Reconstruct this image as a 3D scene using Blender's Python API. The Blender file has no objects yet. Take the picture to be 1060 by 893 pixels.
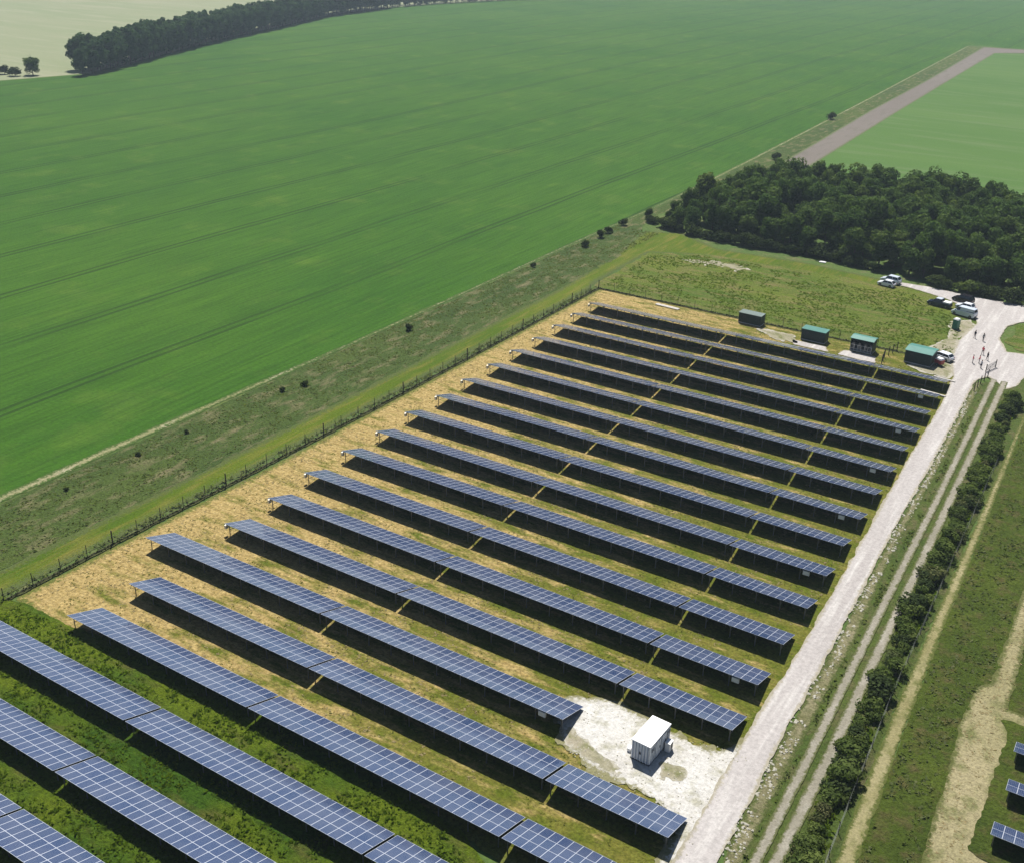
import bpy, math, random
import numpy as np
from mathutils import Vector, Matrix, noise as mnoise
random.seed(7); RNG = np.random.default_rng(7)
SC = bpy.context.scene
COL = bpy.data.collections.new("scene"); SC.collection.children.link(COL)
R = math.radians

# ------------------------------------------------------------------ camera
HC = 77.35
F = 1111.607
cr = Vector((0.84463033, 0.53480289, 0.02419653)); cu = Vector((-0.251639, 0.35671592, 0.89968415)); cf = Vector((-0.4725224, 0.76598931, -0.43587035))
cam = bpy.data.cameras.new("camera"); camo = bpy.data.objects.new("camera", cam); COL.objects.link(camo)
camo.matrix_world = Matrix(((cr.x, cu.x, -cf.x, 0), (cr.y, cu.y, -cf.y, 0), (cr.z, cu.z, -cf.z, HC), (0, 0, 0, 1)))
cam.sensor_width = 36; cam.sensor_fit = 'HORIZONTAL'; cam.lens = F * 36 / 1060; cam.clip_start = 1; cam.clip_end = 12000
SC.camera = camo

# ------------------------------------------------------------------ materials
def new_mat(name):
    m = bpy.data.materials.new(name); m.use_nodes = True
    nt = m.node_tree; nt.nodes.clear()
    out = nt.nodes.new('ShaderNodeOutputMaterial')
    return m, nt, out
def lk(nt, a, b): nt.links.new(a, b)
def nmath(nt, op, a, b=None, c=None, clamp=False):
    n = nt.nodes.new('ShaderNodeMath'); n.operation = op; n.use_clamp = clamp
    for i, v in enumerate((a, b, c)):
        if v is None: continue
        if isinstance(v, (int, float)): n.inputs[i].default_value = v
        else: lk(nt, v, n.inputs[i])
    return n.outputs[0]
def nmix(nt, fac, a, b, mode='MIX'):
    n = nt.nodes.new('ShaderNodeMix'); n.data_type = 'RGBA'; n.blend_type = mode
    for sock, v in ((n.inputs[0], fac), (n.inputs[6], a), (n.inputs[7], b)):
        if isinstance(v, (int, float)): sock.default_value = v
        elif isinstance(v, tuple): sock.default_value = (*v[:3], 1)
        else: lk(nt, v, sock)
    return n.outputs[2]
def npos(nt, sx=1, sy=1, sz=1, rz=0):
    g = nt.nodes.new('ShaderNodeNewGeometry'); m = nt.nodes.new('ShaderNodeMapping')
    m.inputs['Scale'].default_value = (sx, sy, sz); m.inputs['Rotation'].default_value = (0, 0, rz)
    lk(nt, g.outputs['Position'], m.inputs['Vector']); return m.outputs[0]
def nnoise(nt, vec, scale, detail=4, rough=.55, dist=0):
    n = nt.nodes.new('ShaderNodeTexNoise'); n.inputs['Scale'].default_value = scale; n.inputs['Detail'].default_value = detail
    n.inputs['Roughness'].default_value = rough; n.inputs['Distortion'].default_value = dist
    lk(nt, vec, n.inputs['Vector']); return n.outputs[0]
def nramp(nt, fac, lo, hi):
    n = nt.nodes.new('ShaderNodeMapRange'); n.inputs[1].default_value = lo; n.inputs[2].default_value = hi; n.clamp = True
    lk(nt, fac, n.inputs[0]); return n.outputs[0]
def nbump(nt, h, dist, strength=1.0):
    b = nt.nodes.new('ShaderNodeBump'); b.inputs['Distance'].default_value = dist; b.inputs['Strength'].default_value = strength
    lk(nt, h, b.inputs['Height']); return b.outputs[0]
def pbsdf(nt, out, col, rough=.9, spec=.2, metal=0, normal=None):
    b = nt.nodes.new('ShaderNodeBsdfPrincipled')
    for s, v in ((b.inputs['Base Color'], col), (b.inputs['Roughness'], rough), (b.inputs['Metallic'], metal), (b.inputs['Specular IOR Level'], spec)):
        if isinstance(v, (int, float)): s.default_value = v
        elif isinstance(v, tuple): s.default_value = (*v[:3], 1)
        else: lk(nt, v, s)
    if normal is not None: lk(nt, normal, b.inputs['Normal'])
    lk(nt, b.outputs[0], out.inputs[0]); return b
def plain(name, col, rough=.6, metal=0, spec=.4, vary=.08, scale=3.0):
    m, nt, out = new_mat(name)
    n = nnoise(nt, npos(nt), scale, 5)
    v = nmix(nt, nramp(nt, n, .3, .7), tuple(c * (1 - vary) for c in col), tuple(min(1, c * (1 + vary)) for c in col))
    pbsdf(nt, out, v, rough, spec, metal); return m
def ground_mat(name, c1, c2, c3, big=.05, mid=.35, fine=2.2, sx=1, sy=1, amt=.35, bump=.15, w3=(.5, .7), w1=(.35, .65), extra=None, finecon=(.3, .7), bleed=None):
    m, nt, out = new_mat(name)
    p = npos(nt, sx, sy); p0 = npos(nt)
    n1 = nnoise(nt, p, big, 4); n2 = nnoise(nt, p, mid, 5, .6); n3 = nnoise(nt, p0, fine, 6, .7)
    col = nmix(nt, nramp(nt, n1, *w1), c1, c2)
    col = nmix(nt, nramp(nt, n2, *w3), col, c3)
    if extra: col = extra(nt, col)
    if bleed:
        at_ = nt.nodes.new('ShaderNodeAttribute'); at_.attribute_name = 'edge'
        e = nmath(nt, 'DIVIDE', at_.outputs['Fac'], bleed[1])
        nn = nmath(nt, 'MULTIPLY', nmath(nt, 'SUBTRACT', nnoise(nt, p0, 1.7, 6, .75), .5), 3.0)
        col = nmix(nt, nramp(nt, nmath(nt, 'ADD', e, nn), .25, .75), bleed[0], col)
    k = nramp(nt, n3, *finecon)
    col = nmix(nt, k, nmix(nt, 1.0, col, (1 - amt,) * 3, 'MULTIPLY'), nmix(nt, 1.0, col, (1 + amt,) * 3, 'MULTIPLY'))
    h = nmath(nt, 'ADD', nmath(nt, 'MULTIPLY', n2, .6), n3)
    pbsdf(nt, out, col, .95, .1, normal=nbump(nt, h, bump)); return m

def crop_extra(lines, dirx=True, band=.12):
    # drilling bands and wheel tramlines that run along the field
    def f(nt, col):
        g = nt.nodes.new('ShaderNodeNewGeometry'); s = nt.nodes.new('ShaderNodeSeparateXYZ'); lk(nt, g.outputs['Position'], s.inputs[0])
        x = s.outputs[0 if dirx else 1]; y = s.outputs[1 if dirx else 0]
        wob = nmath(nt, 'MULTIPLY', nmath(nt, 'SUBTRACT', nnoise(nt, npos(nt, .004, .004), 1, 2), .5), 10)
        xw = nmath(nt, 'ADD', x, wob)
        per, off, half, wid = lines
        t = nmath(nt, 'PINGPONG', nmath(nt, 'ADD', xw, off), per / 2)     # 0 at each line centre
        a = nmath(nt, 'ABSOLUTE', nmath(nt, 'SUBTRACT', t, half))
        k = nmath(nt, 'LESS_THAN', a, wid)
        brk = nramp(nt, nnoise(nt, npos(nt, .03, .012), 1, 3), .30, .50)
        k = nmath(nt, 'MULTIPLY', nmath(nt, 'MULTIPLY', k, brk), .60)
        bands = nnoise(nt, npos(nt, .16 if dirx else .003, .003 if dirx else .16), 1, 4, .6)
        col = nmix(nt, nmath(nt, 'MULTIPLY', nramp(nt, bands, .35, .7), band * 4), col, nmix(nt, 1.0, col, (1.35, 1.22, .9), 'MULTIPLY'))
        st = nnoise(nt, npos(nt, 1.1 if dirx else .05, .05 if dirx else 1.1), 1, 4, .65)
        col = nmix(nt, nramp(nt, st, .3, .7), nmix(nt, 1.0, col, (.70, .74, .7), 'MULTIPLY'), nmix(nt, 1.0, col, (1.28, 1.22, 1.15), 'MULTIPLY'))
        return nmix(nt, k, col, (.010, .028, .006))
    return f

M = {}
M['ground'] = ground_mat('meadow_grass', (.060, .105, .026), (.085, .125, .030), (.115, .120, .050), .03, .25, 1.6)
M['crop'] = ground_mat('young_wheat', (.026, .084, .007), (.038, .100, .009), (.056, .114, .015), .012, .06, 1.6, amt=.22, bump=.25, extra=crop_extra((26.0, 178.5 - 156 + 3.5, 1.0, .42)), w3=(.55, .75))
M['crop2'] = ground_mat('pale_green_crop', (.062, .128, .026), (.076, .142, .032), (.095, .150, .050), .015, .08, 1.2, sx=.25, sy=2, amt=.12, bump=.1)
M['pale'] = ground_mat('ripe_pale_crop', (.22, .235, .14), (.19, .22, .12), (.25, .255, .165), .012, .04, .6, sx=.4, sy=2, amt=.07, bump=.05)
M['rough'] = ground_mat('rough_grass', (.046, .078, .019), (.070, .102, .022), (.165, .150, .075), .06, .5, 2.8, sy=.35, amt=.5, bump=.4)
M['mown'] = ground_mat('mown_grass', (.056, .100, .007), (.090, .125, .009), (.135, .135, .024), .09, .5, 3.0, sx=1.6, sy=.18, amt=.32, bump=.2, w3=(.46, .66), bleed=((.075,.098,.028), 1.8))
M['meadow'] = ground_mat('meadow', (.070, .118, .014), (.118, .150, .020), (.160, .145, .050), .05, .28, 1.9, sx=.5, sy=1.5, amt=.42, bump=.5, w3=(.45, .68))
M['lush'] = ground_mat('lush_grass', (.045, .098, .007), (.105, .148, .008), (.10, .11, .022), .11, .4, 3.0, sx=.5, amt=.5, bump=.6, w1=(.42, .58), w3=(.54, .70))
M['weeds'] = ground_mat('weeds_and_shade', (.030, .034, .014), (.045, .050, .020), (.06, .055, .03), .3, .9, 4.0, amt=.5, bump=.3, bleed=((.09,.10,.035), 0.3))  # weedy ground, with the vegetation's shadow line put into its dark colour
M['verge'] = ground_mat('verge_grass', (.055, .085, .018), (.075, .102, .022), (.11, .10, .045), .12, .6, 3.0, sy=.5, amt=.4, bump=.3)
M['dry'] = ground_mat('dry_mown_strip', (.21, .19, .085), (.29, .26, .14), (.14, .145, .05), .25, .9, 4.0, sy=.5, amt=.25, bump=.15, bleed=((.085,.10,.025), 0.6))
M['hay'] = ground_mat('cut_hay', (.32, .28, .16), (.26, .235, .12), (.15, .155, .06), .10, .5, 3.2, sy=.6, amt=.35, bump=.25, w3=(.5, .68), bleed=((.10,.11,.035), 0.8))
M['heath'] = ground_mat('tussock_grass', (.050, .076, .011), (.074, .102, .014), (.095, .085, .03), .10, .5, 2.6, amt=.42, bump=.5)
M['path'] = ground_mat('pale_path', (.27, .25, .14), (.20, .20, .09), (.38, .35, .25), .08, .4, 3.0, sy=.4, amt=.25, bleed=((.050,.090,.018), 1.15))
M['soil'] = ground_mat('ploughed_soil', (.15, .130, .112), (.165, .145, .125), (.13, .12, .095), .05, .4, 2.0, sy=.2, amt=.2, bleed=((.10,.12,.05), 1.6))
M['rut'] = ground_mat('worn_track', (.27, .25, .20), (.22, .205, .155), (.32, .30, .25), .2, .9, 4.0, sy=.4, amt=.2, bleed=((.095,.105,.04), 0.42))
M['rubble'] = ground_mat('stony_bank', (.16, .155, .07), (.26, .235, .14), (.085, .11, .03), .3, 1.1, 4.5, amt=.45, bump=.3, bleed=((.085,.105,.03), 0.7))
M['chalk'] = ground_mat('white_chalk', (.54, .53, .50), (.44, .42, .38), (.25, .24, .15), .12, .45, 2.8, amt=.24, bump=.15, w3=(.52, .74), bleed=((.20,.19,.10), 1.3))
M['road'] = ground_mat('chalk_road', (.35, .325, .31), (.41, .385, .37), (.50, .48, .455), .12, .6, 2.4, sx=1.5, sy=.10, amt=.2, bump=.1, w3=(.5, .72), bleed=((.30,.275,.21), 0.5))
M['dusty'] = ground_mat('trodden_chalk', (.30, .27, .20), (.22, .21, .13), (.13, .14, .05), .15, .6, 3.0, amt=.25, bump=.1, bleed=((.36,.34,.28), 1.0))
# dry grass of the solar compound: straw where it was cut, greener towards the road
def comp_extra(nt, col):
    g = nt.nodes.new('ShaderNodeNewGeometry'); s = nt.nodes.new('ShaderNodeSeparateXYZ'); lk(nt, g.outputs['Position'], s.inputs[0])
    n = nnoise(nt, npos(nt, .30, .9), .55, 6, .68)
    x = nmath(nt, 'MULTIPLY', nmath(nt, 'ADD', s.outputs[0], 66), -.0030)
    k = nramp(nt, nmath(nt, 'ADD', n, x), .44, .60)
    grn = nmix(nt, nramp(nt, nnoise(nt, npos(nt, .5, .8), .6, 4), .35, .65), (.085, .110, .010), (.155, .145, .028))
    straw = nmix(nt, nramp(nt, nnoise(nt, npos(nt, .8, 1.2), 1.4, 5, .7), .3, .7), (.25, .175, .055), (.46, .35, .15))
    return nmix(nt, k, grn, straw)
M['comp'] = ground_mat('cut_dry_grass', (.2, .2, .08), (.2, .2, .08), (.2, .2, .08), .1, .8, 2.6, amt=.50, bump=.3, extra=comp_extra, bleed=((.12,.135,.03), 1.6))

def leaf_mat(name, c1, c2, c3, tr=.3):
    m, nt, out = new_mat(name)
    a = nt.nodes.new('ShaderNodeAttribute'); a.attribute_name = 'tint'
    oi = nt.nodes.new('ShaderNodeObjectInfo')
    col = nmix(nt, a.outputs['Fac'], c1, c2)
    col = nmix(nt, nmath(nt, 'MULTIPLY', oi.outputs['Random'], .75), col, c3)
    d = nt.nodes.new('ShaderNodeBsdfDiffuse'); t = nt.nodes.new('ShaderNodeBsdfTranslucent'); mx = nt.nodes.new('ShaderNodeMixShader')
    lk(nt, col, d.inputs[0]); lk(nt, nmix(nt, 1.0, col, (1.0, 1.1, .5), 'MULTIPLY'), t.inputs[0]); mx.inputs[0].default_value = tr
    lk(nt, d.outputs[0], mx.inputs[1]); lk(nt, t.outputs[0], mx.inputs[2]); lk(nt, mx.outputs[0], out.inputs[0]); return m
M['leaf'] = leaf_mat('broadleaf', (.032, .066, .020), (.145, .195, .055), (.070, .125, .036), .35)
M['leaf_far'] = leaf_mat('poplar_leaf', (.034, .072, .034), (.085, .140, .060), (.058, .105, .048))
M['leaf_hedge'] = leaf_mat('hedge_leaf', (.055, .090, .022), (.16, .20, .055), (.085, .12, .035), .4)
M['leaf_dark'] = leaf_mat('hawthorn_leaf', (.030, .048, .018), (.065, .085, .030), (.045, .065, .025))
M['leaf_red'] = leaf_mat('reddish_leaf', (.060, .075, .030), (.15, .145, .065), (.09, .12, .04))
M['tuft'] = leaf_mat('grass_tuft', (.075, .14, .012), (.18, .235, .028), (.12, .175, .018), .5)
M['tuft_rough'] = leaf_mat('rough_tuft', (.10, .15, .045), (.24, .24, .12), (.15, .18, .07), .5)
M['tuft_comp'] = leaf_mat('dry_tuft', (.12, .15, .035), (.26, .24, .09), (.18, .19, .06), .5)
M['tuft_dark'] = leaf_mat('dark_tuft', (.020, .028, .012), (.06, .07, .03), (.035, .045, .02))
M['straw'] = leaf_mat('straw', (.25, .20, .10), (.42, .34, .19), (.33, .27, .14), .4)
M['stone'] = leaf_mat('chalk_stone', (.40, .37, .29), (.66, .63, .57), (.52, .50, .43))
M['bark'] = plain('bark', (.09, .07, .05), .95, vary=.3, scale=4)
M['wood'] = plain('fence_wood', (.055, .045, .035), .9, vary=.3)
M['wire'] = plain('galvanised_wire', (.10, .11, .10), .5, .6)
M['alu'] = plain('aluminium_frame', (.50, .53, .60), .38, .35, vary=.03)
M['steel'] = plain('galvanised_steel', (.20, .20, .20), .5, .7)
M['dirtywhite'] = plain('white_enclosure', (.72, .72, .69), .5, vary=.05)
M['cream'] = plain('cream_enclosure', (.85, .78, .62), .5, vary=.05)
M['white'] = plain('white_paint', (.80, .80, .80), .45, vary=.02)
M['rib_shade'] = plain('rib_shade_tone', (.24, .29, .38), .5)  # blue-grey tone for the shade painted between the kiosk ribs
M['kioskwall'] = plain('kiosk_wall', (.76, .79, .82), .5, vary=.05)
M['dark'] = plain('dark_metal', (.03, .032, .036), .5)
M['black'] = plain('black_rubber', (.015, .015, .016), .8)
M['green_dark'] = plain('dark_green_paint', (.010, .028, .024), .6, vary=.15)
M['teal_roof'] = plain('teal_roof', (.055, .19, .155), .5, vary=.12, scale=.8)
M['grey_roof'] = plain('pale_green_roof', (.13, .175, .155), .5, vary=.1)
M['concrete'] = plain('concrete', (.50, .47, .43), .9, vary=.12)
M['red'] = plain('red_paint', (.38, .045, .05), .45)
M['toilet_green'] = plain('toilet_green', (.03, .16, .11), .5)
M['p_white'] = plain('car_white', (.72, .75, .80), .25, .0, .6, .02)
M['p_silver'] = plain('car_silver', (.60, .66, .75), .3, .2, .6, .02)
M['p_blue'] = plain('car_dark_blue', (.02, .03, .06), .2, .3, .6, .05)
M['p_black'] = plain('car_black', (.018, .014, .024), .2, .3, .6, .05)
M['glass'] = plain('tinted_glass', (.015, .02, .028), .06, 0, .7, .02)
M['lamp'] = plain('lamp_glass', (.75, .75, .72), .15, 0, .6, .02)
M['taillamp'] = plain('tail_lamp', (.45, .02, .02), .2, 0, .6, .02)
M['skin'] = plain('skin', (.45, .28, .20), .6)
M['hair'] = plain('hair', (.04, .028, .02), .8)
M['cloth_red'] = plain('red_cloth', (.68, .08, .12), .9)
M['cloth_dark'] = plain('dark_cloth', (.03, .03, .045), .9)
M['cloth_jean'] = plain('jeans', (.05, .07, .13), .9)
M['cloth_grey'] = plain('grey_cloth', (.16, .16, .17), .9)
M['cloth_white'] = plain('white_cloth', (.6, .6, .62), .9)

# photovoltaic cells: fine cell lines, small differences between modules
def pv_mat():
    m, nt, out = new_mat('solar_glass')
    tc = nt.nodes.new('ShaderNodeTexCoord'); s = nt.nodes.new('ShaderNodeSeparateXYZ'); lk(nt, tc.outputs['Object'], s.inputs[0])
    def line(sock, n, L):
        t = nmath(nt, 'PINGPONG', nmath(nt, 'ADD', sock, 10 * L / n), L / n / 2); return nmath(nt, 'LESS_THAN', t, .004)
    g = nmath(nt, 'MAXIMUM', line(s.outputs[0], 6, .93), line(s.outputs[1], 10, 1.58))
    oi = nt.nodes.new('ShaderNodeObjectInfo')
    col = nmix(nt, oi.outputs['Random'], (.017, .038, .100), (.032, .052, .118))
    col = nmix(nt, nmath(nt, 'MULTIPLY', g, .6), col, (.35, .38, .45))
    sky_sheen = nramp(nt, nnoise(nt, npos(nt), .35, 5), .38, .72)  # grey patches painted into the base colour as uneven sky reflection
    col = nmix(nt, nmath(nt, 'MULTIPLY', sky_sheen, .16), col, (.22, .23, .26))
    b = pbsdf(nt, out, col, nmath(nt, 'ADD', nmath(nt, 'MULTIPLY', oi.outputs['Random'], .06), .08), 1.0)
    return m
M['pv'] = pv_mat()
M['backsheet'] = plain('module_backsheet', (.03, .03, .035), .8)

# ------------------------------------------------------------------ mesh helpers
def link_mesh(name, me, parent=None, mats=()):
    for mm in mats: me.materials.append(mm)
    o = bpy.data.objects.new(name, me); COL.objects.link(o)
    if parent: o.parent = parent
    return o
def tag(o, label=None, cat=None, group=None, kind=None):
    if label: o['label'] = label
    if cat: o['category'] = cat
    if group: o['group'] = group
    if kind: o['kind'] = kind
    return o
def empty(name, loc, rz=0, **k):
    o = bpy.data.objects.new(name, None); COL.objects.link(o); o.location = loc; o.rotation_euler = (0, 0, rz); o.empty_display_size = .3
    return tag(o, **k)
def copy_tree(o, parent=None):
    c = o.copy(); COL.objects.link(c); c.parent = parent
    for ch in o.children: copy_tree(ch, c)
    return c
def np_mesh(name, verts, quads=None, tris=None, tint=None, aname='tint'):
    me = bpy.data.meshes.new(name); nv = len(verts)
    nq = 0 if quads is None else len(quads); ntr = 0 if tris is None else len(tris)
    me.vertices.add(nv); me.vertices.foreach_set('co', np.asarray(verts, np.float32).ravel())
    idx = []
    if nq: idx.append(np.asarray(quads, np.int32).ravel())
    if ntr: idx.append(np.asarray(tris, np.int32).ravel())
    idx = np.concatenate(idx); me.loops.add(len(idx)); me.loops.foreach_set('vertex_index', idx)
    me.polygons.add(nq + ntr)
    st = np.concatenate([np.arange(nq) * 4, nq * 4 + np.arange(ntr) * 3]).astype(np.int32)
    me.polygons.foreach_set('loop_start', st)
    me.polygons.foreach_set('loop_total', np.concatenate([np.full(nq, 4), np.full(ntr, 3)]).astype(np.int32))
    if tint is not None:
        a = me.attributes.new(aname, 'FLOAT', 'POINT'); a.data.foreach_set('value', np.asarray(tint, np.float32))
    me.update(calc_edges=True); return me
class MB:
    def __init__(s): s.v = []; s.f = []; s.m = []
    def box(s, c, d, rz=0, m=0, top=1.0):
        b = len(s.v); cx, cy, cz = c; x, y, z = d[0] / 2, d[1] / 2, d[2] / 2; ca, sa = math.cos(rz), math.sin(rz)
        for k in (-1, 1):
            t = top if k > 0 else 1
            for i, j in ((-1, -1), (1, -1), (1, 1), (-1, 1)):
                X, Y = i * x * t, j * y * t; s.v.append((cx + X * ca - Y * sa, cy + X * sa + Y * ca, cz + k * z))
        for q in ((3, 2, 1, 0), (4, 5, 6, 7), (0, 1, 5, 4), (1, 2, 6, 5), (2, 3, 7, 6), (3, 0, 4, 7)): s.f.append([b + i for i in q]); s.m.append(m)
        return s
    def beam(s, p, q, w, h=None, m=0):
        p = Vector(p); q = Vector(q); d = (q - p).normalized(); h = h or w
        a = d.cross(Vector((0, 0, 1))); a = a.normalized() if a.length > 1e-3 else Vector((1, 0, 0)); c = a.cross(d).normalized(); b = len(s.v)
        for e in (p, q):
            for i, j in ((-1, -1), (1, -1), (1, 1), (-1, 1)): s.v.append(tuple(e + a * i * w / 2 + c * j * h / 2))
        for f in ((0, 1, 2, 3), (7, 6, 5, 4), (4, 5, 1, 0), (5, 6, 2, 1), (6, 7, 3, 2), (7, 4, 0, 3)): s.f.append([b + i for i in f]); s.m.append(m)
        return s
    def tube(s, pts, rad, n=8, m=0, cap=True):
        pts = [Vector(p) for p in pts]; rad = rad if isinstance(rad, (list, tuple)) else [rad] * len(pts); b = len(s.v)
        for i, p in enumerate(pts):
            d = (pts[min(i + 1, len(pts) - 1)] - pts[max(i - 1, 0)]).normalized()
            a = d.cross(Vector((0, 0, 1))); a = a.normalized() if a.length > 1e-3 else Vector((1, 0, 0)); c = a.cross(d)
            for k in range(n):
                t = 2 * math.pi * k / n; s.v.append(tuple(p + (a * math.cos(t) + c * math.sin(t)) * rad[i]))
        for i in range(len(pts) - 1):
            for k in range(n):
                s.f.append([b + i * n + k, b + (i + 1) * n + k, b + (i + 1) * n + (k + 1) % n, b + i * n + (k + 1) % n]); s.m.append(m)
        if cap:
            s.f.append([b + k for k in range(n)]); s.f.append([b + (len(pts) - 1) * n + k for k in range(n)][::-1]); s.m += [m, m]
        return s
    def loft(s, secs, m=0, cap=True):
        b = len(s.v); n = len(secs[0])
        for c in secs: s.v += [tuple(p) for p in c]
        for i in range(len(secs) - 1):
            for k in range(n): s.f.append([b + i * n + k, b + i * n + (k + 1) % n, b + (i + 1) * n + (k + 1) % n, b + (i + 1) * n + k]); s.m.append(m)
        if cap: s.f.append([b + k for k in range(n)][::-1]); s.f.append([b + (len(secs) - 1) * n + k for k in range(n)]); s.m += [m, m]
        return s
    def build(s, name, mats, parent=None, smooth=False):
        me = bpy.data.meshes.new(name); me.from_pydata(s.v, [], s.f)
        mats = mats if isinstance(mats, (list, tuple)) else [mats]
        for i, p in enumerate(me.polygons): p.material_index = s.m[i]; p.use_smooth = smooth
        return link_mesh(name, me, parent, mats)

# ------------------------------------------------------------------ vectorised noise for outlines and relief
_T = RNG.random((256, 256)).astype(np.float64)
def vnoise(x, y):
    xi = np.floor(x).astype(int); yi = np.floor(y).astype(int); fx = x - xi; fy = y - yi
    fx = fx * fx * (3 - 2 * fx); fy = fy * fy * (3 - 2 * fy); g = lambda a, b: _T[a & 255, b & 255]
    return (g(xi, yi) * (1 - fx) + g(xi + 1, yi) * fx) * (1 - fy) + (g(xi, yi + 1) * (1 - fx) + g(xi + 1, yi + 1) * fx) * fy
def fnoise(x, y, o=3):
    r = 0; a = 1; t = 0
    for i in range(o): r = r + a * vnoise(x * 2 ** i + 17 * i, y * 2 ** i + 31 * i); t += a; a *= .55
    return r / t
def sdist(P, poly):
    A = np.array(poly, float); B = np.roll(A, -1, 0); d = np.full(len(P), 1e18); ins = np.zeros(len(P), bool)
    for a, b in zip(A, B):
        e = b - a; w = P - a; t = np.clip((w @ e) / (e @ e), 0, 1); q = w - t[:, None] * e; d = np.minimum(d, (q * q).sum(1))
        c = ((a[1] > P[:, 1]) != (b[1] > P[:, 1]))
        with np.errstate(divide='ignore', invalid='ignore'): xx = (b[0] - a[0]) * (P[:, 1] - a[1]) / (b[1] - a[1] if b[1] != a[1] else 1e-9) + a[0]
        ins ^= c & (P[:, 0] < xx)
    d = np.sqrt(d); return np.where(ins, d, -d)
def zone(name, poly, res, amp, z, mat, kind='structure', nscale=1.2, relief=0, relscale=.8, holes=None, label=None, thr=0):
    P = np.array(poly, float); x0, y0 = P.min(0) - amp - res; x1, y1 = P.max(0) + amp + res
    xs = np.arange(x0, x1 + res, res); ys = np.arange(y0, y1 + res, res); nx, ny = len(xs), len(ys)
    X, Y = np.meshgrid(xs, ys, indexing='ij'); pts = np.stack([X.ravel(), Y.ravel()], 1)
    v = sdist(pts, poly)
    if holes:
        for h in holes: v = np.minimum(v, -sdist(pts, h))
    raw = np.clip(v, -1, 4)
    v = v + amp * (fnoise(pts[:, 0] / nscale, pts[:, 1] / nscale, 4) - .5) * 2 - thr
    V = v.reshape(nx, ny); ok = V > 0
    zz = np.full((nx, ny), z)
    if relief: zz = zz + relief * np.clip(V / 1.2, 0, 1) * fnoise(X / relscale + 9, Y / relscale + 5, 3) ** 2
    full = ok[:-1, :-1] & ok[1:, :-1] & ok[1:, 1:] & ok[:-1, 1:]
    anyk = (ok[:-1, :-1] | ok[1:, :-1] | ok[1:, 1:] | ok[:-1, 1:]) & ~full
    verts = np.stack([X.ravel(), Y.ravel(), zz.ravel()], 1)
    I, J = np.nonzero(full); q = np.stack([I * ny + J, (I + 1) * ny + J, (I + 1) * ny + J + 1, I * ny + J + 1], 1)
    ev = []; er = []; tris = []; cache = {}; base = len(verts)
    def cut(a, b):
        k = (a, b) if a < b else (b, a)
        if k not in cache:
            va, vb = v[a], v[b]; t = va / (va - vb); cache[k] = base + len(ev); ev.append(verts[a] * (1 - t) + verts[b] * t); er.append(raw[a] * (1 - t) + raw[b] * t)
        return cache[k]
    for i, j in zip(*np.nonzero(anyk)):
        c = [i * ny + j, (i + 1) * ny + j, (i + 1) * ny + j + 1, i * ny + j + 1]; pl = []
        for k in range(4):
            a, b = c[k], c[(k + 1) % 4]
            if v[a] > 0: pl.append(a)
            if (v[a] > 0) != (v[b] > 0): pl.append(cut(a, b))
        for k in range(1, len(pl) - 1): tris.append((pl[0], pl[k], pl[k + 1]))
    if ev: verts = np.concatenate([verts, np.array(ev)]); raw = np.concatenate([raw, np.array(er)])
    used = np.zeros(len(verts), bool); used[q.ravel()] = True
    T = np.array(tris, int).reshape(-1, 3); used[T.ravel()] = True
    mp = np.cumsum(used) - 1
    me = np_mesh(name, verts[used], mp[q], mp[T] if len(T) else None, raw[used], 'edge')
    o = link_mesh(name, me, None, [M[mat]]); tag(o, label=label, kind=kind); return o

# ------------------------------------------------------------------ ground and fields
def line_x(pts):   # x of a nearly straight lengthwise edge at y
    xs = [p[1] for p in pts]; ys = [p[0] for p in pts]; return lambda y: float(np.interp(y, xs, ys))
g = MB(); g.v = [(-2400, -400, 0), (1200, -400, 0), (1200, 2800, 0), (-2400, 2800, 0)]; g.f = [[0, 1, 2, 3]]; g.m = [0]
tag(g.build('ground', M['ground']), kind='structure')
TL = [(-466, 352), (-473, 374), (-499, 429), (-532, 506), (-566, 603), (-594, 672), (-612, 773), (-611, 836), (-593, 935), (-560, 1010)]
zone('wheat_field', [(-131.8, -300), (-131.3, 100), (-130.8, 290), (-133, 370), (-140, 548), (-153.5, 841), (-155, 850), (-60, 848), (500, 900), (700, 2500), (-500, 2500), (-560, 1020), (-596, 935), (-614, 836), (-615, 773), (-598, 672), (-569, 603), (-536, 506), (-501, 429), (-474, 374), (-470, 356), (-480, 315), (-520, 100), (-560, -300)], 6, .6, .02, 'crop')
zone('pale_field', [(-482, 317), (-472, 357), (-503, 430), (-538, 507), (-571, 604), (-600, 673), (-617, 774), (-616, 836), (-598, 935), (-562, 1020), (-520, 2500), (-2300, 2500), (-2300, -300), (-570, -300), (-528, 100)], 12, 1, .02, 'pale')
zone('green_field', [(-112.5, 344), (-113.5, 388), (-118.8, 502), (-123, 613), (-130.7, 808), (-112, 817), (300, 860), (600, 860), (600, 344)], 4, .4, .02, 'crop2')
zone('bare_soil_strip', [(-120, 352), (-122.5, 381), (-129.2, 510), (-133.3, 637), (-143.2, 842), (-117, 846), (60, 850), (60, 838), (-113, 824), (-129.2, 808), (-122, 613), (-117.6, 502), (-112.5, 388), (-111, 352)], 1.5, .35, .04, 'soil')
fe = line_x([(-131.9, -50), (-131.6, 75), (-130.8, 162), (-130.8, 266), (-130.2, 288), (-132.6, 369), (-139.9, 548), (-153.3, 841)])
ysl = [20, 60, 100, 150, 200, 250, 288, 330, 369, 450, 548, 700, 841]
zone('dirt_path', [(fe(y) - (1.4 if y < 110 else .45), y) for y in ysl] + [(fe(y) + (.6 if y < 320 else 1.1), y) for y in ysl[::-1]], .5, .55, .06, 'path', nscale=2.2)
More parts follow.
